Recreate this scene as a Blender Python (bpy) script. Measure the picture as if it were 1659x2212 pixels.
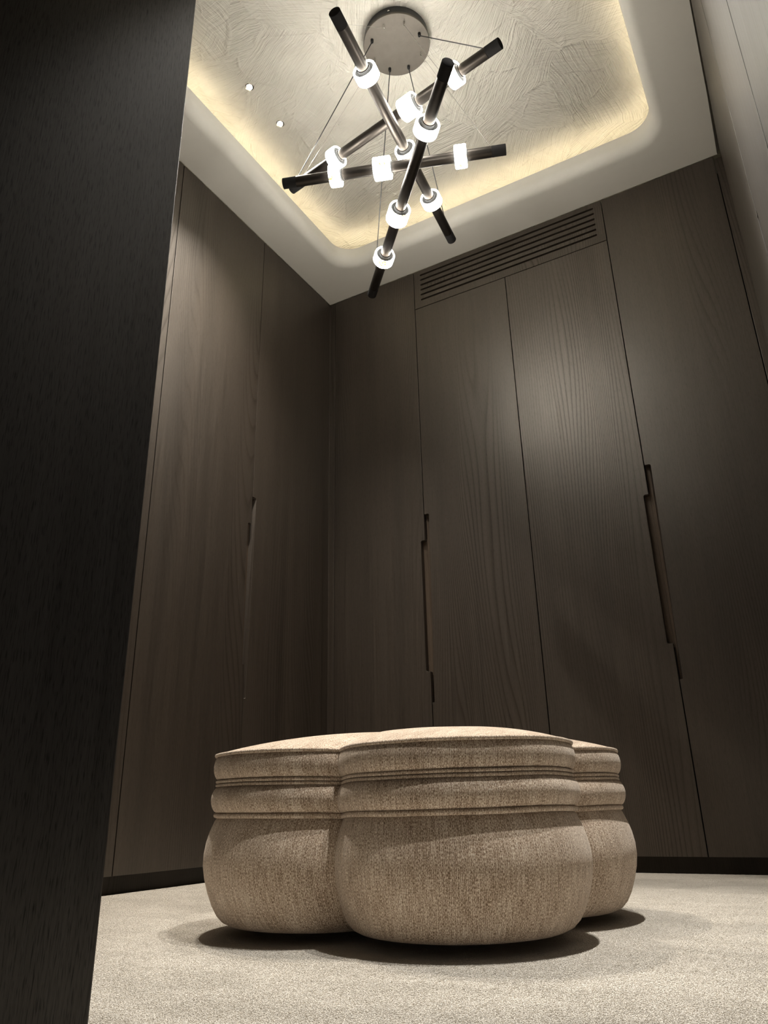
import bpy, bmesh, math, random
from mathutils import Vector, Matrix

random.seed(7)
for o in list(bpy.data.objects):
    bpy.data.objects.remove(o)
scene = bpy.context.scene
COL = scene.collection

# ------------------------------------------------------------------ camera
CAM_H = 0.2
F_PX = 1620.2
cam_data = bpy.data.cameras.new('camera')
cam_data.sensor_fit = 'VERTICAL'
cam_data.sensor_height = 36.0
cam_data.lens = F_PX / 2212.0 * 36.0
cam_data.clip_start = 0.01
cam = bpy.data.objects.new('camera', cam_data)
COL.objects.link(cam)
right = Vector((0.8676, 0.4968, -0.0210))
fwd = Vector((-0.4551, 0.8103, 0.3690)).normalized()
right = (right - fwd * right.dot(fwd)).normalized()
up = right.cross(fwd).normalized()
cam.matrix_world = Matrix((
    (right.x, up.x, -fwd.x, 0.0),
    (right.y, up.y, -fwd.y, 0.0),
    (right.z, up.z, -fwd.z, CAM_H),
    (0, 0, 0, 1)))
scene.camera = cam

# ------------------------------------------------------------------ world, exposure
world = bpy.data.worlds.new('world')
scene.world = world
world.use_nodes = True
world.node_tree.nodes['Background'].inputs['Color'].default_value = (0.95, 0.97, 1.0, 1)
world.node_tree.nodes['Background'].inputs['Strength'].default_value = 0.05
vs = scene.view_settings
vs.view_transform = 'Standard'
vs.look = 'None'
vs.gamma = 1.0
vs.use_curve_mapping = False
vs.exposure = 0.15

SPOT_W = 182.0          # each recessed downlight
RING_E = 56.0          # alabaster rings of the chandelier
COVE_E = 16.0          # LED strip hidden in the cove

# ------------------------------------------------------------------ room measures (metres)
XL, XR = -1.785, 0.089
YB, YF = 2.663, 0.600
Z_SOF, Z_LIP, Z_CEIL = 2.622, 2.707, 2.790
KICK = 0.046
LINING_X = -0.677
CX, CY = -0.850, 1.683      # chandelier axis

# ------------------------------------------------------------------ helpers
def new_obj(name, verts, faces, mat, parent=None, smooth=False, loc=(0, 0, 0), bevel=0.0, fix=True, angle=35):
    me = bpy.data.meshes.new(name)
    me.from_pydata([tuple(v) for v in verts], [], faces)
    if fix:
        bm = bmesh.new(); bm.from_mesh(me)
        bmesh.ops.recalc_face_normals(bm, faces=bm.faces)
        bm.to_mesh(me); bm.free()
    o = bpy.data.objects.new(name, me)
    COL.objects.link(o)
    if mat:
        me.materials.append(mat)
    if smooth:
        me.shade_smooth() if hasattr(me, 'shade_smooth') else None
        me.set_sharp_from_angle(angle=math.radians(angle))
    o.location = loc
    if parent:
        o.parent = parent
    if bevel > 0:
        b = o.modifiers.new('bevel', 'BEVEL')
        b.width = bevel; b.segments = 2; b.limit_method = 'ANGLE'
        b.angle_limit = math.radians(40)
    return o

def empty(name, loc=(0, 0, 0)):
    e = bpy.data.objects.new(name, None)
    e.empty_display_size = 0.05
    e.location = loc
    COL.objects.link(e)
    return e

def tag(o, label=None, cat=None, group=None, kind=None):
    if label: o['label'] = label
    if cat: o['category'] = cat
    if group: o['group'] = group
    if kind: o['kind'] = kind
    return o

def box_vf(a, b):
    (x0, y0, z0), (x1, y1, z1) = a, b
    v = [(x0, y0, z0), (x1, y0, z0), (x1, y1, z0), (x0, y1, z0),
         (x0, y0, z1), (x1, y0, z1), (x1, y1, z1), (x0, y1, z1)]
    f = [(0, 3, 2, 1), (4, 5, 6, 7), (0, 1, 5, 4), (1, 2, 6, 5), (2, 3, 7, 6), (3, 0, 4, 7)]
    return v, f

def box(name, a, b, mat, parent=None, bevel=0.0, loc=(0, 0, 0)):
    v, f = box_vf(a, b)
    return new_obj(name, v, f, mat, parent, bevel=bevel, loc=loc)

def axis_frame(d):
    d = d.normalized()
    u = Vector((0, 0, 1)).cross(d)
    if u.length < 1e-4:
        u = Vector((1, 0, 0))
    u.normalize()
    w = d.cross(u).normalized()
    return d, u, w

def lathe(name, origin, direction, profile, mat, parent=None, seg=40, closed=False, smooth=True, angle=40):
    """profile: list of (radius, distance along direction)"""
    d, u, w = axis_frame(Vector(direction))
    o = Vector(origin)
    verts, faces = [], []
    n = len(profile)
    for r, t in profile:
        for k in range(seg):
            a = 2 * math.pi * k / seg
            verts.append(o + d * t + (u * math.cos(a) + w * math.sin(a)) * r)
    rows = n if closed else n - 1
    for i in range(rows):
        j = (i + 1) % n
        for k in range(seg):
            k2 = (k + 1) % seg
            faces.append((i * seg + k, i * seg + k2, j * seg + k2, j * seg + k))
    if not closed:
        if profile[0][0] > 1e-6:
            faces.append(tuple(range(seg - 1, -1, -1)))
        if profile[-1][0] > 1e-6:
            faces.append(tuple((n - 1) * seg + k for k in range(seg)))
    return new_obj(name, verts, faces, mat, parent, smooth=smooth, angle=angle)

def tube_between(name, a, b, r, mat, parent=None, seg=8):
    a, b = Vector(a), Vector(b)
    return lathe(name, a, b - a, [(r, 0), (r, (b - a).length)], mat, parent, seg=seg)

# ------------------------------------------------------------------ materials
def new_mat(name):
    m = bpy.data.materials.new(name)
    m.use_nodes = True
    nt = m.node_tree
    bsdf = nt.nodes['Principled BSDF']
    return m, nt, bsdf

def N(nt, kind, **kw):
    n = nt.nodes.new(kind)
    for k, v in kw.items():
        setattr(n, k, v)
    return n

def mapping(nt, src, scale, loc=(0, 0, 0)):
    mp = N(nt, 'ShaderNodeMapping')
    mp.inputs['Scale'].default_value = scale
    mp.inputs['Location'].default_value = loc
    nt.links.new(src, mp.inputs['Vector'])
    return mp.outputs['Vector']

def noise(nt, vec, scale=1.0, detail=4.0, rough=0.55, dist=0.0):
    n = N(nt, 'ShaderNodeTexNoise')
    n.inputs['Scale'].default_value = scale
    n.inputs['Detail'].default_value = detail
    n.inputs['Roughness'].default_value = rough
    n.inputs['Distortion'].default_value = dist
    nt.links.new(vec, n.inputs['Vector'])
    return n.outputs['Fac']

def ramp(nt, fac, stops):
    r = N(nt, 'ShaderNodeValToRGB')
    el = r.color_ramp.elements
    while len(el) < len(stops):
        el.new(0.5)
    for e, (p, c) in zip(el, stops):
        e.position = p
        e.color = (c[0], c[1], c[2], 1) if hasattr(c, '__len__') else (c, c, c, 1)
    nt.links.new(fac, r.inputs['Fac'])
    return r.outputs['Color']

def mathn(nt, op, a, b=None, c=None, clamp=False):
    n = N(nt, 'ShaderNodeMath', operation=op, use_clamp=clamp)
    for i, x in enumerate((a, b, c)):
        if x is None: continue
        if isinstance(x, (int, float)):
            n.inputs[i].default_value = x
        else:
            nt.links.new(x, n.inputs[i])
    return n.outputs[0]

def mixc(nt, fac, a, b, blend='MIX'):
    n = N(nt, 'ShaderNodeMix', data_type='RGBA', blend_type=blend)
    for sock, x in ((n.inputs[0], fac), (n.inputs[6], a), (n.inputs[7], b)):
        if isinstance(x, (int, float)):
            sock.default_value = x
        elif isinstance(x, tuple):
            sock.default_value = (x[0], x[1], x[2], 1)
        else:
            nt.links.new(x, sock)
    return n.outputs[2]

def bump(nt, bsdf, height, strength=0.3, distance=0.001, prev=None):
    b = N(nt, 'ShaderNodeBump')
    b.inputs['Strength'].default_value = strength
    b.inputs['Distance'].default_value = distance
    nt.links.new(height, b.inputs['Height'])
    if prev is not None:
        nt.links.new(prev, b.inputs['Normal'])
    if bsdf is not None:
        nt.links.new(b.outputs['Normal'], bsdf.inputs['Normal'])
    return b.outputs['Normal']

def wood_mat(name, dark, light, rough=0.36, spec=0.5, line=1.0, dash=0.14):
    m, nt, bs = new_mat(name)
    tc = N(nt, 'ShaderNodeTexCoord')
    oi = N(nt, 'ShaderNodeObjectInfo')
    off = N(nt, 'ShaderNodeVectorMath', operation='SCALE')
    off.inputs[0].default_value = (31.0, 17.0, 23.0)
    nt.links.new(oi.outputs['Random'], off.inputs['Scale'])
    add = N(nt, 'ShaderNodeVectorMath', operation='ADD')
    nt.links.new(tc.outputs['Object'], add.inputs[0])
    nt.links.new(off.outputs[0], add.inputs[1])
    P = add.outputs[0]
    # broad figure that wanders sideways (cathedral grain)
    warp = noise(nt, mapping(nt, P, (3.2, 3.2, 0.30)), 1.0, 1.5, 0.45)
    rings = N(nt, 'ShaderNodeTexWave', wave_type='BANDS', bands_direction='X', wave_profile='SAW')
    rings.inputs['Scale'].default_value = 1.0
    rings.inputs['Distortion'].default_value = 0.0
    sx = N(nt, 'ShaderNodeSeparateXYZ'); nt.links.new(P, sx.inputs[0])
    s = mathn(nt, 'ADD', sx.outputs['X'], sx.outputs['Y'])
    u = mathn(nt, 'MULTIPLY_ADD', warp, 0.62, mathn(nt, 'MULTIPLY', s, 1.3))
    cv = N(nt, 'ShaderNodeCombineXYZ')
    nt.links.new(mathn(nt, 'MULTIPLY', u, 24.0), cv.inputs[0])
    nt.links.new(cv.outputs[0], rings.inputs['Vector'])
    fine = noise(nt, mapping(nt, P, (170, 170, 2.6)), 1.0, 4.0, 0.65)
    pores = noise(nt, mapping(nt, P, (420, 420, 9.0)), 1.0, 3.0, 0.6)
    mid = noise(nt, mapping(nt, P, (16, 16, 0.5)), 1.0, 3.0, 0.5)
    figure = noise(nt, mapping(nt, P, (2.2, 2.2, 0.5)), 1.0, 2.0, 0.5)
    fig_on = ramp(nt, figure, [(0.44, 0.0), (0.62, 1.0)])
    ringv = mathn(nt, 'MULTIPLY', ramp(nt, rings.outputs['Fac'], [(0.0, 0.15), (0.45, 0.0), (0.72, 0.35), (0.9, 1.0), (1.0, 0.3)]), fig_on)
    h = mathn(nt, 'ADD', mathn(nt, 'MULTIPLY', fine, 0.45), mathn(nt, 'MULTIPLY', mid, 0.55))
    h2 = mathn(nt, 'MULTIPLY_ADD', ringv, -0.05 * line, h)
    col = ramp(nt, h2, [(0.30, dark), (0.52, tuple((a + b) / 2 for a, b in zip(dark, light))), (0.74, light)])
    dsh = ramp(nt, noise(nt, mapping(nt, P, (640, 640, 52)), 1.0, 2.0, 0.5), [(0.52, 0.0), (0.66, 1.0)])
    col = mixc(nt, mathn(nt, 'MULTIPLY', dsh, dash), col, (0.004, 0.003, 0.0025))
    nt.links.new(col, bs.inputs['Base Color'])
    rr = mathn(nt, 'MULTIPLY_ADD', fine, 0.16, rough - 0.08)
    nt.links.new(rr, bs.inputs['Roughness'])
    nt.links.new(mathn(nt, 'MULTIPLY_ADD', mathn(nt, 'ADD', mathn(nt, 'MULTIPLY', ringv, 0.5), mathn(nt, 'MULTIPLY_ADD', dsh, dash, mathn(nt, 'MULTIPLY', pores, 0.30))), -spec, spec * 1.12), bs.inputs['Specular IOR Level'])
    bs.inputs['Specular Tint'].default_value = (1.0, 0.93, 0.84, 1)
    n1 = bump(nt, None, mathn(nt, 'ADD', fine, mathn(nt, 'MULTIPLY', pores, 0.6)), 0.16, 0.0012)
    bump(nt, bs, mathn(nt, 'MULTIPLY', ringv, -1.0), 0.12, 0.0006, n1)
    return m

WOOD = wood_mat('grey_brown_oak', (0.0165, 0.0113, 0.0078), (0.0420, 0.0310, 0.0228), 0.46, 1.1)
WOOD_PULL = wood_mat('solid_oak_edge', (0.060, 0.043, 0.030), (0.095, 0.069, 0.050), 0.5, 0.4)
WOOD_KICK = wood_mat('plinth_oak', (0.012, 0.010, 0.008), (0.026, 0.021, 0.017), 0.5, 0.3)
WOOD_SHADED = wood_mat('shaded_oak_lining', (0.008, 0.0076, 0.0074), (0.022, 0.0208, 0.0200), 0.42, 0.46, 0.6, 0.45)  # same oak as the doors, colour darkened for the shade at the doorway

def plain(name, col, rough=0.5, metallic=0.0, spec=0.5, var=1.0):
    m, nt, bs = new_mat(name)
    tc = N(nt, 'ShaderNodeTexCoord')
    n = noise(nt, tc.outputs['Object'], 40.0, 3.0)
    c = ramp(nt, n, [(0.3, tuple(x * (1 - 0.08 * var) for x in col)), (0.7, tuple(min(1, x * (1 + 0.06 * var)) for x in col))])
    nt.links.new(c, bs.inputs['Base Color'])
    bs.inputs['Roughness'].default_value = rough
    bs.inputs['Metallic'].default_value = metallic
    bs.inputs['Specular IOR Level'].default_value = spec
    return m

VOID = plain('void_black', (0.006, 0.006, 0.006), 0.8, spec=0.1)
PAINT = plain('warm_white_paint', (0.60, 0.58, 0.525), 0.7, spec=0.2, var=0.12)
BRONZE = plain('bronze_gunmetal', (0.055, 0.048, 0.042), 0.43, 0.9)
CAP = plain('cap_black_bronze', (0.032, 0.031, 0.031), 0.7, 0.0, 0.0)
COLLAR = plain('collar_grey', (0.018, 0.018, 0.018), 0.6, 0.0, 0.2)
CANOPY = plain('canopy_bronze', (0.105, 0.091, 0.075), 0.5, 0.35)
DRUM = plain('canopy_drum', (0.03, 0.03, 0.032), 0.4, 0.5)
CHROME = plain('chrome', (0.75, 0.74, 0.72), 0.15, 1.0)
CABLE = plain('black_cable', (0.018, 0.018, 0.019), 0.5)
STEEL = plain('steel_wire', (0.34, 0.32, 0.29), 0.45, 0.6)

def plaster_mat():
    m, nt, bs = new_mat('trowelled_plaster')
    tc = N(nt, 'ShaderNodeTexCoord')
    P0 = tc.outputs['Object']
    wv = N(nt, 'ShaderNodeTexNoise'); wv.inputs['Scale'].default_value = 3.2; wv.inputs['Detail'].default_value = 3.0
    nt.links.new(P0, wv.inputs['Vector'])
    sub = N(nt, 'ShaderNodeVectorMath', operation='SUBTRACT'); nt.links.new(wv.outputs['Color'], sub.inputs[0]); sub.inputs[1].default_value = (0.5, 0.5, 0.5)
    scl = N(nt, 'ShaderNodeVectorMath', operation='SCALE'); nt.links.new(sub.outputs[0], scl.inputs[0]); scl.inputs['Scale'].default_value = 0.09
    addv = N(nt, 'ShaderNodeVectorMath', operation='ADD'); nt.links.new(P0, addv.inputs[0]); nt.links.new(scl.outputs[0], addv.inputs[1])
    P = addv.outputs[0]
    prev = None
    first = None
    for i, (vscale, sx, sy, st) in enumerate(((3.4, 180, 5.0, 0.65), (5.0, 110, 4.0, 0.42))):
        vo = N(nt, 'ShaderNodeTexVoronoi', feature='F1'); vo.inputs['Scale'].default_value = vscale
        nt.links.new(mapping(nt, P, (1, 1, 0), (0.37 * i, 1.3 * i, 0)), vo.inputs['Vector'])
        sep = N(nt, 'ShaderNodeSeparateColor'); nt.links.new(vo.outputs['Color'], sep.inputs[0])
        ang = mathn(nt, 'MULTIPLY', sep.outputs[0], 2.6)
        rot = N(nt, 'ShaderNodeVectorRotate', rotation_type='Z_AXIS')
        nt.links.new(P, rot.inputs['Vector']); nt.links.new(ang, rot.inputs['Angle'])
        str_ = noise(nt, mapping(nt, rot.outputs[0], (sx, sy, 1)), 1.0, 3.0, 0.55, 0.3)
        amt = mathn(nt, 'MULTIPLY', ramp(nt, str_, [(0.32, 0.0), (0.76, 1.0)]), mathn(nt, 'MULTIPLY_ADD', sep.outputs[1], 0.7, 0.3, clamp=True))
        prev = bump(nt, None, amt, st, 0.009, prev)
        ve = N(nt, 'ShaderNodeTexVoronoi', feature='DISTANCE_TO_EDGE'); ve.inputs['Scale'].default_value = vscale
        nt.links.new(mapping(nt, P, (1, 1, 0), (0.37 * i, 1.3 * i, 0)), ve.inputs['Vector'])
        edge = ramp(nt, ve.outputs['Distance'], [(0.0, 1.0), (0.012, 0.7), (0.028, 0.0)])
        brk = ramp(nt, noise(nt, P, 9.0 + 4 * i, 3.0), [(0.48, 0.0), (0.60, 1.0)])
        prev = bump(nt, None, mathn(nt, 'MULTIPLY', edge, brk), 0.45, 0.006, prev)
    big = noise(nt, P0, 7.0, 3.0)
    gr = noise(nt, P0, 300.0, 2.0)
    prev = bump(nt, None, big, 0.25, 0.010, prev)
    bump(nt, bs, gr, 0.12, 0.001, prev)
    c = ramp(nt, big, [(0.3, (0.51, 0.488, 0.428)), (0.7, (0.58, 0.555, 0.49))])
    nt.links.new(c, bs.inputs['Base Color'])
    bs.inputs['Roughness'].default_value = 0.6
    bs.inputs['Specular IOR Level'].default_value = 0.25
    return m
PLASTER = plaster_mat()

def carpet_mat():
    m, nt, bs = new_mat('cream_carpet')
    tc = N(nt, 'ShaderNodeNewGeometry'); P = tc.outputs['Position']
    tuft = noise(nt, P, 420.0, 3.0, 0.7)
    clump = noise(nt, P, 75.0, 3.0, 0.6)
    sweep = noise(nt, mapping(nt, P, (5.0, 9.0, 1.0)), 1.0, 4.0, 0.55, 0.8)
    c1 = ramp(nt, tuft, [(0.28, (0.72, 0.67, 0.59)), (0.50, (0.80, 0.75, 0.67)), (0.72, (0.86, 0.82, 0.75))])
    c2 = ramp(nt, sweep, [(0.35, (0.86, 0.85, 0.83)), (0.65, (1.0, 1.0, 1.0))])
    nt.links.new(mixc(nt, 1.0, c1, c2, 'MULTIPLY'), bs.inputs['Base Color'])
    bs.inputs['Roughness'].default_value = 0.95
    bs.inputs['Specular IOR Level'].default_value = 0.1
    bs.inputs['Sheen Weight'].default_value = 0.25
    bs.inputs['Sheen Roughness'].default_value = 0.5
    p = bump(nt, None, sweep, 0.5, 0.010)
    p = bump(nt, None, clump, 0.5, 0.004, p)
    bump(nt, bs, tuft, 0.8, 0.003, p)
    return m
CARPET = carpet_mat()

def pile_mat():
    m, nt, bs = new_mat('cream_pile')
    g = N(nt, 'ShaderNodeNewGeometry'); P = g.outputs['Position']
    tuft = noise(nt, P, 260.0, 2.0, 0.6)
    sweep = noise(nt, mapping(nt, P, (5.0, 9.0, 1.0)), 1.0, 4.0, 0.55, 0.8)
    c1 = ramp(nt, tuft, [(0.30, (0.85, 0.805, 0.735)), (0.70, (0.91, 0.87, 0.805))])
    c2 = ramp(nt, sweep, [(0.38, (0.88, 0.875, 0.865)), (0.62, (1.0, 1.0, 1.0))])
    nt.links.new(mixc(nt, 1.0, c1, c2, 'MULTIPLY'), bs.inputs['Base Color'])
    bs.inputs['Roughness'].default_value = 0.9
    bs.inputs['Specular IOR Level'].default_value = 0.1
    tr = N(nt, 'ShaderNodeBsdfTranslucent'); tr.inputs['Color'].default_value = (0.90, 0.85, 0.77, 1)
    mx = N(nt, 'ShaderNodeMixShader'); mx.inputs[0].default_value = 0.22
    out = nt.nodes['Material Output']
    nt.links.new(bs.outputs[0], mx.inputs[1]); nt.links.new(tr.outputs[0], mx.inputs[2])
    nt.links.new(mx.outputs[0], out.inputs['Surface'])
    return m
CARPET_PILE = pile_mat()

def fabric_mat():
    m, nt, bs = new_mat('beige_chenille')
    tc = N(nt, 'ShaderNodeTexCoord'); U = tc.outputs['UV']
    slub = noise(nt, mapping(nt, U, (820, 300, 1)), 1.0, 2.0, 0.6)
    fleck = noise(nt, mapping(nt, U, (1300, 900, 1)), 1.0, 2.0, 0.6)
    thread = noise(nt, mapping(nt, U, (420, 26, 1)), 1.0, 2.0, 0.6)
    cloud = noise(nt, mapping(nt, U, (26, 14, 1)), 1.0, 4.0, 0.6)
    sx = N(nt, 'ShaderNodeSeparateXYZ'); nt.links.new(U, sx.inputs[0])
    wu = mathn(nt, 'SINE', mathn(nt, 'MULTIPLY', sx.outputs[0], 2 * math.pi / 0.0027))
    wv = mathn(nt, 'SINE', mathn(nt, 'MULTIPLY', sx.outputs[1], 2 * math.pi / 0.0022))
    weave = mathn(nt, 'ADD', mathn(nt, 'MULTIPLY', wu, wv), mathn(nt, 'MULTIPLY', wu, 0.7))
    h = mathn(nt, 'ADD', mathn(nt, 'MULTIPLY', slub, 0.5), mathn(nt, 'MULTIPLY', fleck, 0.3))
    h = mathn(nt, 'MULTIPLY_ADD', thread, 0.2, h)
    h = mathn(nt, 'MULTIPLY_ADD', weave, 0.026, h)
    h = mathn(nt, 'MULTIPLY_ADD', mathn(nt, 'SUBTRACT', cloud, 0.5), 0.10, h)
    c = ramp(nt, h, [(0.40, (0.165, 0.105, 0.064)), (0.475, (0.41, 0.300, 0.212)), (0.54, (0.73, 0.605, 0.480)), (0.62, (0.95, 0.87, 0.76))])
    nt.links.new(c, bs.inputs['Base Color'])
    bs.inputs['Roughness'].default_value = 0.85
    bs.inputs['Specular IOR Level'].default_value = 0.15
    bs.inputs['Sheen Weight'].default_value = 0.35
    bs.inputs['Sheen Roughness'].default_value = 0.35
    bs.inputs['Sheen Tint'].default_value = (1.0, 0.93, 0.85, 1)
    bump(nt, bs, h, 0.8, 0.0026)
    return m
FABRIC = fabric_mat()

def emit_mat(name, col, strength, veins=False):
    m = bpy.data.materials.new(name); m.use_nodes = True
    nt = m.node_tree; nt.nodes.clear()
    out = N(nt, 'ShaderNodeOutputMaterial')
    e = N(nt, 'ShaderNodeEmission')
    e.inputs['Color'].default_value = (*col, 1); e.inputs['Strength'].default_value = strength
    nt.links.new(e.outputs[0], out.inputs['Surface'])
    if veins:
        tc = N(nt, 'ShaderNodeTexCoord'); P = tc.outputs['Object']
        a = noise(nt, P, 26.0, 4.0, 0.6, 0.6)
        line = mathn(nt, 'ABSOLUTE', mathn(nt, 'SUBTRACT', a, 0.5))
        patch = ramp(nt, noise(nt, P, 11.0, 2.0), [(0.50, 0.0), (0.56, 1.0)])
        vein = mathn(nt, 'MULTIPLY', ramp(nt, line, [(0.0, 1.0), (0.014, 0.97), (0.035, 0.0)]), patch)
        stren = mathn(nt, 'MULTIPLY_ADD', vein, 0.9 - strength, strength)
        nt.links.new(stren, e.inputs['Strength'])
        nt.links.new(mixc(nt, vein, col, (1.0, 0.62, 0.22)), e.inputs['Color'])
    return m
ALABASTER = emit_mat('glowing_alabaster', (1.0, 0.965, 0.88), RING_E, True)
COVE_LED = emit_mat('warm_led', (1.0, 0.85, 0.58), COVE_E)
LENS = emit_mat('downlight_lens', (1.0, 0.97, 0.90), 40.0)

# ------------------------------------------------------------------ structure
def struct(o, label=None):
    return tag(o, label, kind='structure')

FLOOR = struct(box('floor', (XL - 0.35, -1.6, -0.05), (XR + 0.35, YB + 0.35, -0.003), CARPET), 'cream cut-pile carpet covering the dressing room floor')

def build_pile():
    """cut pile: one patch of leaning tufts, laid over the floor by geometry nodes"""
    S, NT = 0.10, 78
    rnd = random.Random(3)
    v, f = [], []
    for i in range(NT):
        for j in range(NT):
            x = (i + rnd.random()) / NT * S - S / 2
            y = (j + rnd.random()) / NT * S - S / 2
            a = rnd.random() * 6.283; w = 0.0008 + 0.0004 * rnd.random()
            h = 0.0014 + 0.0010 * rnd.random()
            lx, ly = rnd.gauss(0, 0.0004), rnd.gauss(0, 0.0004)
            b = len(v)
            for k in range(3):
                v.append((x + w * math.cos(a + 2.094 * k), y + w * math.sin(a + 2.094 * k), -0.0032))
            for k in range(3):
                v.append((x + lx + 0.95 * w * math.cos(a + 2.094 * k), y + ly + 0.95 * w * math.sin(a + 2.094 * k), -0.0032 + h * (0.95 + 0.05 * k)))
            for k in range(3):
                k2 = (k + 1) % 3
                f.append((b + k, b + k2, b + 3 + k2, b + 3 + k))
            f.append((b + 3, b + 4, b + 5))
    patch = bpy.data.meshes.new('pile_patch')
    patch.from_pydata(v, [], f)
    patch.materials.append(CARPET_PILE)
    pts = []
    nx, ny = int((XR - XL + 0.04) / S) + 1, int((YB + 0.03 - 0.30) / S) + 1
    for i in range(nx):
        for j in range(ny):
            pts.append((XL - 0.01 + (i + 0.5) * S * 0.985, 0.30 + (j + 0.5) * S * 0.985, 0.0))
    me = bpy.data.meshes.new('carpet_pile'); me.from_pydata(pts, [], [])
    o = bpy.data.objects.new('carpet_pile', me); COL.objects.link(o)
    o.parent = FLOOR
    tag(o, kind='stuff')
    src = bpy.data.node_groups.new('pile', 'GeometryNodeTree')
    src.interface.new_socket('Geometry', in_out='INPUT', socket_type='NodeSocketGeometry')
    src.interface.new_socket('Patch', in_out='INPUT', socket_type='NodeSocketObject')
    src.interface.new_socket('Geometry', in_out='OUTPUT', socket_type='NodeSocketGeometry')
    gi = src.nodes.new('NodeGroupInput'); go = src.nodes.new('NodeGroupOutput')
    inst = src.nodes.new('GeometryNodeInstanceOnPoints')
    src_mesh = src.nodes.new('GeometryNodeObjectInfo')
    src_mesh.inputs['As Instance'].default_value = False
    rv = src.nodes.new('FunctionNodeRandomValue'); rv.data_type = 'INT'
    rv.inputs[4].default_value = 0; rv.inputs[5].default_value = 3
    mul = src.nodes.new('ShaderNodeMath'); mul.operation = 'MULTIPLY'; mul.inputs[1].default_value = math.pi / 2
    cmb = src.nodes.new('ShaderNodeCombineXYZ')
    L = src.links.new
    L(gi.outputs['Geometry'], inst.inputs['Points'])
    L(gi.outputs['Patch'], src_mesh.inputs['Object'])
    L(src_mesh.outputs['Geometry'], inst.inputs['Instance'])
    L(rv.outputs[2], mul.inputs[0]); L(mul.outputs[0], cmb.inputs[2]); L(cmb.outputs[0], inst.inputs['Rotation'])
    L(inst.outputs[0], go.inputs[0])
    po = bpy.data.objects.new('pile_patch', patch)      # source mesh only, never linked into the scene
    md = o.modifiers.new('pile', 'NODES'); md.node_group = src
    for it in src.interface.items_tree:
        if it.item_type == 'SOCKET' and it.name == 'Patch':
            md[it.identifier] = po
build_pile()
struct(box('ceiling', (XL - 0.3, YF - 0.02, Z_CEIL), (XR + 0.3, YB + 0.3, Z_CEIL + 0.06), PLASTER), 'raised ceiling field of rough trowelled plaster')
struct(box('wall_back', (XL - 0.34, YB + 0.30, 0), (XR + 0.34, YB + 0.36, 2.85), VOID))
struct(box('wall_left', (XL - 0.36, -1.6, 0), (XL - 0.30, YB + 0.30, 2.85), VOID))
struct(box('wall_right', (XR + 0.30, -1.6, 0), (XR + 0.36, YB + 0.30, 2.85), VOID))
# entrance side: deep panelled lining left of the doorway, header above it
struct(box('wall_front', (XL - 0.30, -0.35, 0.0), (LINING_X, YF, 2.615), WOOD_SHADED, bevel=0.0025),
       'oak doorway lining with vertical grain, shade darkened into its colour')
struct(box('trim_1', (LINING_X + 0.003, -0.35, 2.42), (XR - 0.003, YF, 2.615), WOOD, bevel=0.002), 'oak header over the doorway')
struct(box('ceiling.001', (XL - 0.30, -1.6, Z_SOF), (XR + 0.30, YF - 0.025, Z_SOF + 0.05), PAINT), 'flat painted ceiling outside the doorway')

# soffit ring with a rounded lip around the raised field
def rounded_rect(x0, x1, y0, y1, r, n=12):
    pts = []
    for cx_, cy_, a0 in ((x1 - r, y1 - r, 0), (x0 + r, y1 - r, 90), (x0 + r, y0 + r, 180), (x1 - r, y0 + r, 270)):
        for k in range(n + 1):
            a = math.radians(a0 + 90 * k / n)
            pts.append((cx_ + r * math.cos(a), cy_ + r * math.sin(a), math.cos(a), math.sin(a)))
    return pts

def build_soffit():
    LIP = 0.206
    base = rounded_rect(XL + LIP, XR - LIP, YF + LIP, YB - LIP, 0.10)
    # (outward offset, z): lip top -> inner face -> rounded nose -> bottom plane
    prof = [(0.016, 2.690), (0.016, Z_LIP - 0.002), (0.014, Z_LIP), (0.003, Z_LIP), (0.0, Z_LIP - 0.003), (0.0, Z_SOF + 0.042)]
    for k in range(1, 9):
        a = math.radians(90 * k / 8)
        prof.append((0.042 * (1 - math.cos(a)), Z_SOF + 0.042 * (1 - math.sin(a))))
    n = len(base)
    verts, faces = [], []
    for off, z in prof:
        for x, y, nx, ny in base:
            verts.append((x + nx * off, y + ny * off, z))
    # outer ring on the walls (tiny shadow gap that opens along the right wall towards the back)
    def outer(x, y, nx, ny, z):
        ex = XR if nx > 0 else XL
        ey = YB if ny > 0 else YF
        if abs(nx) > 0.999: px, py = ex, y
        elif abs(ny) > 0.999: px, py = x, ey
        else:
            t = min(((ex - x) / nx) if abs(nx) > 1e-6 else 9, ((ey - y) / ny) if abs(ny) > 1e-6 else 9)
            px, py = x + nx * t, y + ny * t
            if abs(abs(nx) - abs(ny)) < 0.02: px, py = ex, ey
        if px > XR - 1e-4:
            if z > Z_SOF + 0.01: px += 0.02
            else: px -= 0.0005 + 0.011 * max(0.0, (py - 2.05) / (YB - 2.05))
        return (px, py, z)
    for z in (Z_SOF, 2.690):
        for p in base:
            verts.append(outer(*p, z))
    rows = len(prof) + 2
    for i in range(rows):
        j = (i + 1) % rows
        for k in range(n):
            k2 = (k + 1) % n
            faces.append((i * n + k, i * n + k2, j * n + k2, j * n + k))
    o = new_obj('trim_2', verts, faces, PAINT, smooth=True, angle=30)
    struct(o, 'painted ceiling soffit with rounded lip around the recess')
build_soffit()

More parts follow.
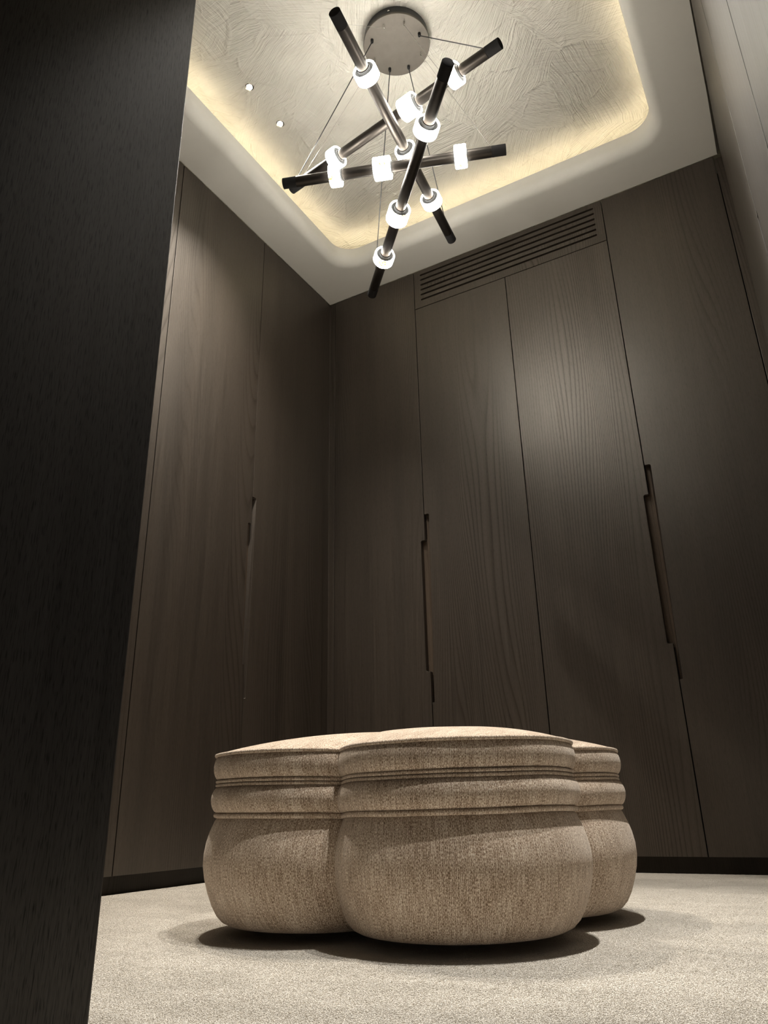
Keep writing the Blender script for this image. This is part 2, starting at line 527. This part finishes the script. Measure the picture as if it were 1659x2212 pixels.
# hidden LED strip lying on the soffit behind the lip
def build_cove():
    base = rounded_rect(XL + 0.187, XR - 0.187, YF + 0.187, YB - 0.187, 0.115)
    n = len(base); verts = []; faces = []
    prof = [(0, 2.691), (0.0, 2.704), (0.010, 2.704), (0.010, 2.691)]
    for off, z in prof:
        for x, y, nx, ny in base:
            verts.append((x + nx * off, y + ny * off, z))
    for i in range(4):
        j = (i + 1) % 4
        for k in range(n):
            k2 = (k + 1) % n
            faces.append((i * n + k, i * n + k2, j * n + k2, j * n + k))
    o = new_obj('led_strip', verts, faces, COVE_LED)
    tag(o, 'warm LED strip hidden behind the lip of the ceiling recess', 'light strip')
build_cove()

# plinths
struct(box('baseboard_back', (XL - 0.02, YB + 0.022, -0.003), (XR + 0.02, YB + 0.05, KICK), WOOD_KICK), 'black recessed plinth under the back wardrobes')
struct(box('baseboard_left', (XL - 0.05, YF - 0.2, -0.003), (XL - 0.022, YB + 0.022, KICK), WOOD_KICK), 'black recessed plinth under the left wardrobes')
struct(box('baseboard_right', (XR + 0.022, -1.2, -0.003), (XR + 0.05, YB + 0.022, KICK), WOOD_KICK), 'black recessed plinth under the right wardrobes')

# ------------------------------------------------------------------ wardrobes
def wall_map(side):
    if side == 'back':
        return lambda u, z, n: (u, YB - n, z)
    if side == 'left':
        return lambda u, z, n: (XL + n, u, z)
    return lambda u, z, n: (XR - n, -u, z)

def arc(cu, cz, r, a0, a1, k=5):
    return [(cu + r * math.cos(math.radians(a0 + (a1 - a0) * i / k)), cz + r * math.sin(math.radians(a0 + (a1 - a0) * i / k))) for i in range(k + 1)]

def door_outline(u0, u1, z0, z1, notch=None, inset=0.0):
    """counter-clockwise outline; notch = (edge, zlo, zhi, width)"""
    pts = [(u0, z0), (u1, z0)]
    r = 0.007
    if notch and notch[0] == 'R':
        _, a, b, w = notch; w -= inset
        pts += [(u1, a)] + arc(u1 - w + r, a + r, r, 270, 180) + arc(u1 - w + r, b - r, r, 180, 90) + [(u1, b)]
    pts += [(u1, z1), (u0, z1)]
    if notch and notch[0] == 'L':
        _, a, b, w = notch; w -= inset
        wb = w * 0.45
        pts += [(u0, b)] + arc(u0 + w - r, b - r, r, 90, 0) + arc(u0 + wb - 0.4 * wb, a + 0.4 * wb, 0.4 * wb, 0, -90) + [(u0, a)]
    return pts

GAP = 0.0017
def make_door(side, parent, u0, u1, z0, z1, notch=None, thick=0.021):
    GAP = 0.0050 if side == 'right' else 0.0017
    W = wall_map(side)
    po = Vector(parent.location)
    cove = 0.009 if (notch and notch[0] == 'L') else 0.0
    front = door_outline(u0 + GAP, u1 - GAP, z0, z1, notch)
    back = door_outline(u0 + GAP, u1 - GAP, z0, z1, notch, inset=cove)
    n = len(front)
    verts = [Vector(W(u, z, 0.0)) - po for u, z in front] + [Vector(W(u, z, -thick)) - po for u, z in back]
    faces = [tuple(range(n)), tuple(range(2 * n - 1, n - 1, -1))]
    for i in range(n):
        j = (i + 1) % n
        faces.append((i, j, n + j, n + i))
    d = new_obj('door', verts, faces, WOOD, parent, bevel=0.0006)
    if notch:
        _, a, b, w = notch
        ue = u1 if notch[0] == 'R' else u0
        ua, ub = (ue - w - 0.006, ue - 0.0002) if notch[0] == 'R' else (ue + 0.0002, ue + w + 0.006)
        c = [Vector(W(uu, zz, nn)) - po for nn in (-thick - 0.0005, -thick - 0.003) for uu, zz in ((ua, a - 0.01), (ub, a - 0.01), (ub, b + 0.01), (ua, b + 0.01))]
        f = [(0, 1, 2, 3), (7, 6, 5, 4), (0, 4, 5, 1), (1, 5, 6, 2), (2, 6, 7, 3), (3, 7, 4, 0)]
        p = new_obj('finger_pull', c, f, WOOD_PULL, d)
        p['label'] = 'recessed finger pull routed into the door edge'
    return d

def make_wardrobe(side, label, doors, base_u):
    W = wall_map(side)
    t = empty('wardrobe', W(base_u, KICK, 0.0))
    tag(t, label, 'wardrobe', 'oak wardrobes lining the room')
    u0 = min(d[0] for d in doors); u1 = max(d[1] for d in doors)
    po = Vector(t.location)
    zt = min(d[3] for d in doors)
    c = [Vector(W(uu, zz, nn)) - po for nn in (-0.026, -0.29) for uu, zz in ((u0 + 0.001, KICK), (u1 - 0.001, KICK), (u1 - 0.001, zt), (u0 + 0.001, zt))]
    f = [(0, 1, 2, 3), (7, 6, 5, 4), (0, 4, 5, 1), (1, 5, 6, 2), (2, 6, 7, 3), (3, 7, 4, 0)]
    new_obj('carcass', c, f, VOID, t)
    for a, b, z0, z1, nt_ in doors:
        make_door(side, t, a, b, z0, z1, nt_)
    return t

ZT = Z_SOF - 0.004
ZV = 2.403
NL = ('R', 0.700, 1.245, 0.018)     # on the right edge of a left-hand door
NR = ('L', 0.580, 1.360, 0.021)     # on the left edge of a right-hand door
make_wardrobe('back', 'oak wardrobe pair of doors beside the corner below the vent grille', [(-1.755, -1.302, KICK, ZT, NL), (-1.302, -0.848, KICK, ZV, NR)], -1.302)
make_wardrobe('back', 'oak wardrobe pair on the vent wall whose taller door meets the shadow-gap corner', [(-0.848, -0.392, KICK, ZV, NL), (-0.392, 0.062, KICK, ZT, NR)], -0.392)
make_wardrobe('left', 'oak wardrobe pair facing across the room, next to the corner without a vent', [(1.608, 2.123, KICK, ZT, NL), (2.123, 2.617, KICK, ZT, NR)], 2.123)
make_wardrobe('left', 'oak wardrobe partly hidden behind the shaded doorway lining', [(0.62, 1.108, KICK, ZT, NL), (1.108, 1.608, KICK, ZT, NR)], 1.108)
def gap_shade(t, u, z0, z1):  # black strip added flush in the joint, standing in for its shade
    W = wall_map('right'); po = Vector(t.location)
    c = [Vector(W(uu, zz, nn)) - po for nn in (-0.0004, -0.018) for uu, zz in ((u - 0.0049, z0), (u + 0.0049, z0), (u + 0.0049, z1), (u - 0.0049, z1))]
    new_obj('gap_shade', c, [(0, 1, 2, 3), (7, 6, 5, 4), (0, 4, 5, 1), (1, 5, 6, 2), (2, 6, 7, 3), (3, 7, 4, 0)], VOID, t)
WR = make_wardrobe('right', 'oak wardrobe with the wide plain leaf along the wall with the shadow gap', [(-2.617, -1.500, KICK, ZT, NL), (-1.500, -0.945, KICK, ZT, NR)], -1.5)
gap_shade(WR, -1.5, 1.362, ZT); gap_shade(WR, -1.5, KICK, 0.578)
WQ = make_wardrobe('right', 'oak wardrobe leaf beside the doorway on the wall with the shadow gap', [(-0.945, -0.40, KICK, ZT, None), (-0.40, 1.2, KICK, ZT, None)], -0.4)

gap_shade(WQ, -0.945, KICK, ZT)

# corner posts
def l_post(name, pts, z0, z1, label):
    n = len(pts)
    v = [(x, y, z0) for x, y in pts] + [(x, y, z1) for x, y in pts]
    f = [tuple(range(n - 1, -1, -1)), tuple(range(n, 2 * n))] + [(i, (i + 1) % n, n + (i + 1) % n, n + i) for i in range(n)]
    struct(new_obj(name, v, f, WOOD, bevel=0.0015), label)
e = 0.004
l_post('trim_3', [(XL - 0.02, 2.6195), (XL - e, 2.6195), (XL - e, YB + e), (-1.7580, YB + e), (-1.7580, YB + 0.02), (XL - 0.02, YB + 0.02)], KICK, ZT, 'narrow oak filler post in the corner of the wardrobes')
l_post('trim_4', [(XR + 0.02, 2.6195), (XR + e, 2.6195), (XR + e, YB + e), (0.0635, YB + e), (0.0635, YB + 0.02), (XR + 0.02, YB + 0.02)], KICK, ZT - 0.010, 'narrow oak filler post in the corner by the shadow gap')

# ------------------------------------------------------------------ vent grille
def build_vent():
    u0, u1, z0, z1 = -1.302 + GAP, -0.392 - GAP, ZV + 0.0035, ZT
    t = empty('vent_grille', ((u0 + u1) / 2, YB, z0))
    tag(t, 'oak air vent panel with six long slots under the soffit', 'vent')
    po = Vector(t.location)
    su0, su1 = -1.268, -0.428
    zs = [2.449 + 0.0284 * i for i in range(6)]
    r = 0.0048
    def extr(name, outline, mat, n0=0.0, n1=-0.018, bev=0.0):
        n = len(outline)
        v = [Vector((u, YB - n0, z)) - po for u, z in outline] + [Vector((u, YB - n1, z)) - po for u, z in outline]
        f = [tuple(range(n)), tuple(range(2 * n - 1, n - 1, -1))] + [(i, (i + 1) % n, n + (i + 1) % n, n + i) for i in range(n)]
        return new_obj(name, v, f, mat, t, bevel=bev)
    # stiles with scalloped slot ends
    for left in (True, False):
        ue = su0 if left else su1
        uo = u0 if left else u1
        pts = [(uo, zs[0] - r), ]
        edge = []
        for zc in zs:
            a = arc(ue + (r if left else -r), zc, r, 270, 90 if left else 450, 8)
            edge += a
        pts = [(uo, zs[0] - r)] + edge + [(uo, zs[-1] + r)]
        extr('stile', pts, WOOD)
    extr('rail', [(u0, z0), (u1, z0), (u1, zs[0] - r), (u0, zs[0] - r)], WOOD)
    extr('rail', [(u0, zs[-1] + r), (u1, zs[-1] + r), (u1, z1), (u0, z1)], WOOD)
    for i in range(5):
        extr('slat', [(su0 + r, zs[i] + r), (su1 - r, zs[i] + r), (su1 - r, zs[i + 1] - r), (su0 + r, zs[i + 1] - r)], WOOD)
    extr('duct_backing', [(u0 + 0.01, z0 + 0.01), (u1 - 0.01, z0 + 0.01), (u1 - 0.01, z1 - 0.01), (u0 + 0.01, z1 - 0.01)], VOID, -0.03, -0.04)
build_vent()

# ------------------------------------------------------------------ quatrefoil ottoman
def build_ottoman():
    OX, OY = -0.728, 1.430
    S = 0.141
    DC = S * math.sqrt(2)
    t = empty('ottoman', (OX, OY, 0))
    t.rotation_euler.z = -0.032
    tag(t, 'beige chenille clover-shaped ottoman with corded seams on the carpet', 'ottoman')
    # angular samples: dense near the notches
    M = 56
    thetas = []
    for k in range(4):
        for i in range(M):
            s = -1 + 2 * i / M
            a = math.copysign(1 - (1 - abs(s)) ** 1.6, s) if s != 0 else 0.0
            thetas.append((math.radians(45 + 90 * k), math.radians(45) * a))
    TH = [(c + a, a) for c, a in thetas]
    n = len(TH)
    def rho(a, r):
        c, s = math.cos(a), math.sin(a)
        v = DC * c + math.sqrt(max(r * r - DC * DC * s * s, 1e-6))
        return v
    pitch = [0.0]
    for i in range(1, n + 1):
        a0, a1 = TH[i - 1], TH[i % n]
        p0 = (rho(a0[1], .207) * math.cos(a0[0]), rho(a0[1], .207) * math.sin(a0[0]))
        p1 = (rho(a1[1], .207) * math.cos(a1[0]), rho(a1[1], .207) * math.sin(a1[0]))
        pitch.append(pitch[-1] + math.hypot(p1[0] - p0[0], p1[1] - p0[1]))
    def wob(i, seed, amp):
        th = TH[i][0]
        return amp * (math.sin(3 * th + seed) * 0.5 + math.sin(7 * th + 2.1 * seed) * 0.3 + math.sin(13 * th + seed * 3.3) * 0.2)
    def pin(a):
        q = max(0.0, abs(a) / math.radians(45) - 0.62) / 0.38
        return q ** 2.5
    def band(name, prof, parent, seed=1.0, amp=0.0015, close_bottom=False, pinch=0.004):
        verts, faces, uvv = [], [], []
        vl = 0.0
        for j, (r, z) in enumerate(prof):
            if j: vl += math.hypot(r - prof[j - 1][0], z - prof[j - 1][1])
            for i in range(n):
                th, a = TH[i]
                rr = rho(a, r) + wob(i, seed + z * 9, 0.0012) - pinch * pin(a)
                verts.append((rr * math.cos(th), rr * math.sin(th), z + (wob(i, seed, amp) - 0.0035 * pin(a)) * min(1.0, max(0.0, (z - 0.12) / 0.06))))
        m = len(prof)
        fuv = []
        vls = [0.0]
        for j in range(1, m):
            vls.append(vls[-1] + math.hypot(prof[j][0] - prof[j - 1][0], prof[j][1] - prof[j - 1][1]))
        for j in range(m - 1):
            for i in range(n):
                i2 = (i + 1) % n
                faces.append((j * n + i, j * n + i2, (j + 1) * n + i2, (j + 1) * n + i))
                fuv.append(((pitch[i], vls[j]), (pitch[i + 1], vls[j]), (pitch[i + 1], vls[j + 1]), (pitch[i], vls[j + 1])))
        if close_bottom:
            faces.append(tuple(range(n - 1, -1, -1)))
            fuv.append(tuple((verts[i][0], verts[i][1]) for i in range(n - 1, -1, -1)))
        o = new_obj(name, verts, faces, FABRIC, parent, smooth=True, fix=False, angle=50)
        lay = o.data.uv_layers.new(name='UVMap')
        for poly, uv in zip(o.data.polygons, fuv):
            for li, c in zip(poly.loop_indices, uv):
                lay.data[li].uv = c
        return o
    def bulge(z0, z1, r_edge0, r_edge1, r_max, k=14, p=0.5, zpeak=0.5):
        out = []
        for i in range(k + 1):
            s = i / k
            w = (s / zpeak) if s < zpeak else (1 - s) / (1 - zpeak)
            w = math.sin(min(1, w) * math.pi / 2) ** p
            re = r_edge0 + (r_edge1 - r_edge0) * s
            out.append((re + (r_max - re) * w, z0 + (z1 - z0) * s))
        return out
    # base cushion: plump, tucked in at the carpet
    prof = [(0.1430, 0.0140), (0.1600, 0.0142), (0.1740, 0.0165), (0.1850, 0.0215), (0.1945, 0.0310), (0.2035, 0.0465), (0.2120, 0.0680), (0.2185, 0.0900), (0.2220, 0.1120),
            (0.2215, 0.1320), (0.2180, 0.1520), (0.2130, 0.1680), (0.2080, 0.1800), (0.2045, 0.1880), (0.2000, 0.1930)]
    base = band('base_cushion', prof, t, 0.7, 0.0012, True, pinch=0.005)
    for sx in (-1, 1):
        for sy in (-1, 1):
            lathe('foot', (sx * S * 0.9, sy * S * 0.9, -0.002), (0, 0, 1), [(0.026, 0), (0.030, 0.004), (0.030, 0.017)], CAP, t, seg=20)
    band('middle_roll', [(0.196, 0.197)] + bulge(0.199, 0.246, 0.203, 0.2025, 0.2155, 14, 0.55) + [(0.196, 0.248)], t, 2.6, 0.0018)
    band('upper_roll', [(0.196, 0.2545)] + bulge(0.256, 0.300, 0.2025, 0.2055, 0.2135, 12, 0.55) + [(0.200, 0.301)], t, 2.6, 0.0018)
    # corded seams
    def cord(r, z, cr, seed, amp=0.0018, flat=1.0):
        k = 8
        verts, faces, fuv = [], [], []
        for i in range(n):
            th, a = TH[i]
            ro = rho(a, r) + wob(i, seed + 1, 0.0010) - 0.004 * pin(a)
            zc = z + wob(i, seed, amp) - 0.0035 * pin(a)
            for q in range(k):
                b = 2 * math.pi * q / k
                rr = ro + cr * math.cos(b)
                verts.append((rr * math.cos(th), rr * math.sin(th), zc + cr * flat * math.sin(b)))
        for i in range(n):
            i2 = (i + 1) % n
            for q in range(k):
                q2 = (q + 1) % k
                faces.append((i * k + q, i2 * k + q, i2 * k + q2, i * k + q2))
                fuv.append(((pitch[i], q * .003), (pitch[i + 1], q * .003), (pitch[i + 1], q * .003 + .003), (pitch[i], q * .003 + .003)))
        o = new_obj('piping', verts, faces, FABRIC, t, smooth=True, fix=False, angle=80)
        lay = o.data.uv_layers.new(name='UVMap')
        for poly, uv in zip(o.data.polygons, fuv):
            for li, c in zip(poly.loop_indices, uv):
                lay.data[li].uv = c
    cord(0.2042, 0.1955, 0.0048, 2.6, flat=0.95)
    cord(0.2045, 0.2475, 0.0038, 2.6, flat=0.85)
    cord(0.2045, 0.2540, 0.0038, 2.6, flat=0.85)
    cord(0.2085, 0.3010, 0.0040, 2.6, flat=0.85)
    # domed top panel
    verts, faces, fuv = [], [], []
    K = 18
    ss = [1 - (k / K) ** 1.35 for k in range(K)]
    for s in ss:
        for i in range(n):
            th, a = TH[i]
            rr = (rho(a, 0.2085) - 0.004 * pin(a)) * s
            notchy = abs(a) / math.radians(45)
            sag = 0.0035 * pin(a) * s
            z = 0.3030 + 0.041 * (1 - s ** 2.6) ** 0.95 - sag + wob(i, 2.6, 0.0018) * s
            verts.append((rr * math.cos(th), rr * math.sin(th), z))
    verts.append((0, 0, 0.3435))
    for j in range(K - 1):
        for i in range(n):
            i2 = (i + 1) % n
            faces.append((j * n + i, j * n + i2, (j + 1) * n + i2, (j + 1) * n + i))
    for i in range(n):
        faces.append(((K - 1) * n + i, (K - 1) * n + (i + 1) % n, len(verts) - 1))
    o = new_obj('top_panel', verts, faces, FABRIC, t, smooth=True, fix=False, angle=60)
    lay = o.data.uv_layers.new(name='UVMap')
    for lp in o.data.loops:
        v = o.data.vertices[lp.vertex_index].co
        lay.data[lp.index].uv = (v.x, v.y)
build_ottoman()

# ------------------------------------------------------------------ chandelier
def build_chandelier():
    root = empty('chandelier', (CX, CY, Z_CEIL))
    tag(root, 'bronze chandelier of four crossed tubes with glowing alabaster rings', 'chandelier')
    O = Vector((CX, CY, Z_CEIL))
    zf = 2.745
    def L(p): return Vector(p) - O
    can = lathe('canopy', L((CX, CY, Z_CEIL)), (0, 0, -1), [(0.112, 0), (0.112, 0.036), (0.1185, 0.037), (0.1185, Z_CEIL - zf - 0.001), (0.1175, Z_CEIL - zf)], CANOPY, root, seg=72)
    lathe('canopy_drum', L((CX, CY, Z_CEIL)), (0, 0, -1), [(0.1135, 0.001), (0.1145, 0.004), (0.1145, 0.0365)], DRUM, can, seg=72)
    for k in range(3):
        a = math.radians(-75 + 120 * k)
        p = Vector((CX + 0.114 * math.cos(a), CY + 0.114 * math.sin(a), 2.768))
        lathe('screw', L(p), (math.cos(a), math.sin(a), 0), [(0.004, 0), (0.004, 0.002), (0.0015, 0.004)], CHROME, can, seg=12)
    ends = {'A': ((-0.7936, 1.1938, 2.2738), (-0.8960, 2.1886, 2.2738)),
            'B': ((-0.4387, 1.5583, 2.3281), (-1.3126, 1.6983, 2.3281)),
            'C': ((-1.2261, 1.5398, 2.1724), (-0.5259, 1.7941, 2.1724)),
            'D': ((-0.5260, 1.3445, 2.0654), (-1.2019, 2.0815, 2.0654))}
    rings = {'A': (0.2105, 0.5405, 0.7705), 'B': (0.187, 0.387, 0.7515), 'C': (0.2435, 0.457, 0.8035), 'D': (0.214, 0.5655, 0.783)}
    mid = {'A': 1, 'B': 1, 'C': 1, 'D': 1}
    R = 0.0176
    for key in 'ABCD':
        a, b = (Vector(x) for x in ends[key])
        d = (b - a); ln = d.length; d = d / ln
        cap = 0.046
        tube = lathe('tube', L(a), d, [(R - 0.0012, cap - 0.004), (R - 0.0012, cap + 0.0010), (R, cap + 0.0012), (R, ln - cap - 0.0012), (R - 0.0012, ln - cap - 0.0010), (R - 0.0012, ln - cap + 0.004)], BRONZE, root, seg=48)
        for s0, dd in ((a, d), (b, -d)):
            lathe('end_cap', L(s0), dd, [(R - 0.0012, 0), (R, 0.0008), (R, cap)], CAP, tube, seg=48)
        for i, tt in enumerate(rings[key]):
            hl = (0.029 if i == mid[key] else 0.0195)
            c = a + d * (tt * ln)
            ro, ri, q = 0.0368, 0.0310, 0.0045
            pr = [(ri, -hl + 0.001), (ri + 0.001, -hl)]
            for k in range(6):
                t_ = math.radians(-90 + 90 * k / 5)
                pr.append((ro - q + q * math.cos(t_), -hl + q + q * math.sin(t_)))
            for k in range(6):
                t_ = math.radians(90 * k / 5)
                pr.append((ro - q + q * math.cos(t_), hl - q + q * math.sin(t_)))
            pr += [(ri + 0.001, hl), (ri, hl - 0.001)]
            rg = lathe('light_ring', L(c), d, pr, ALABASTER, tube, seg=48, closed=True)
            rg['label'] = 'glowing white alabaster ring'
            hc = hl - 0.004
            lathe('ring_collar', L(c), d, [(R + 0.0002, -hl - 0.004), (R + 0.0022, -hl - 0.004), (R + 0.0024, -hc + 0.004), (ri - 0.004, -hc + 0.002), (ri - 0.0004, -hc),
                                           (ri - 0.0004, hc), (ri - 0.004, hc - 0.002), (R + 0.0024, hc - 0.004), (R + 0.0022, hl + 0.004), (R + 0.0002, hl + 0.004)], COLLAR, tube, seg=40, closed=True)
    # suspension: grommet angle (deg) on the canopy, tube end, heavy cable?
    sus = [(0, 'B', 0.055, True), (180, 'B', 0.945, False), (-45, 'D', 0.050, False), (135, 'D', 0.945, True),
           (-90, 'A', 0.053, False), (90, 'A', 0.945, True), (225, 'C', 0.0655, True), (45, 'C', 0.94, False)]
    for ang, key, tt, heavy in sus:
        th = math.radians(ang)
        g = Vector((CX + 0.091 * math.cos(th), CY + 0.091 * math.sin(th), zf))
        a, b = (Vector(x) for x in ends[key])
        att = a + (b - a) * tt + Vector((0, 0, R - 0.001))
        if heavy:
            gr = lathe('grommet', L(g), (0, 0, -1), [(0.0052, 0), (0.0052, 0.013), (0.0046, 0.014), (0.0032, 0.014), (0.0030, 0.010)], COLLAR, can, seg=20)
            low = g + Vector((0, 0, -0.011)); r = 0.0017
        else:
            gr = lathe('grommet', L(g), (0, 0, -1), [(0.0036, 0), (0.0036, 0.006), (0.0022, 0.008), (0.0030, 0.011), (0.0030, 0.015), (0.0016, 0.017)], CHROME, can, seg=20)
            low = g + Vector((0, 0, -0.015)); r = 0.00055
        cb = tube_between('cable', L(low), L(att), r, CABLE if heavy else STEEL, root)
        cb['label'] = 'black power cable' if heavy else 'thin steel suspension wire'
build_chandelier()

# ------------------------------------------------------------------ recessed downlights
def downlight(x, y, label, colour, beam):
    t = empty('downlight', (x, y, Z_CEIL))
    tag(t, label, 'downlight', 'recessed downlights in the plaster ceiling')
    lathe('trim_ring', (0, 0, 0), (0, 0, -1), [(0.0165, -0.002), (0.0165, 0.001), (0.0125, 0.0022), (0.0115, 0.0015), (0.0108, -0.002)], CHROME, t, seg=32, closed=True)
    lathe('lens', (0, 0, -0.0005), (0, 0, -1), [(0.0105, -0.001), (0.0105, 0.0), (0.006, 0.0006)], LENS, t, seg=32)
    ld = bpy.data.lights.new('downlight_beam', 'SPOT')
    ld.energy = SPOT_W
    ld.color = colour
    ld.spot_size = math.radians(beam)
    ld.spot_blend = 1.0
    ld.shadow_soft_size = 0.014
    lo = bpy.data.objects.new('downlight_beam', ld)
    COL.objects.link(lo)
    lo.location = (0, 0, -0.003)
    lo.parent = t
WARM, NEUTRAL = (1.0, 0.925, 0.82), (1.0, 0.965, 0.905)
downlight(-1.432, 1.570, 'tiny bright downlight in the plaster, of the visible pair the one nearer the doorway', WARM, 82)
downlight(-1.432, 1.763, 'tiny bright downlight in the plaster, of the visible pair the one nearer the back wardrobes', WARM, 82)
downlight(-0.268, 1.130, 'tiny bright downlight across the chandelier, on the shadow-gap wall side nearer the doorway', NEUTRAL, 56)
downlight(-0.268, 1.323, 'tiny bright downlight across the chandelier, on the shadow-gap wall side nearer the vent', NEUTRAL, 56)
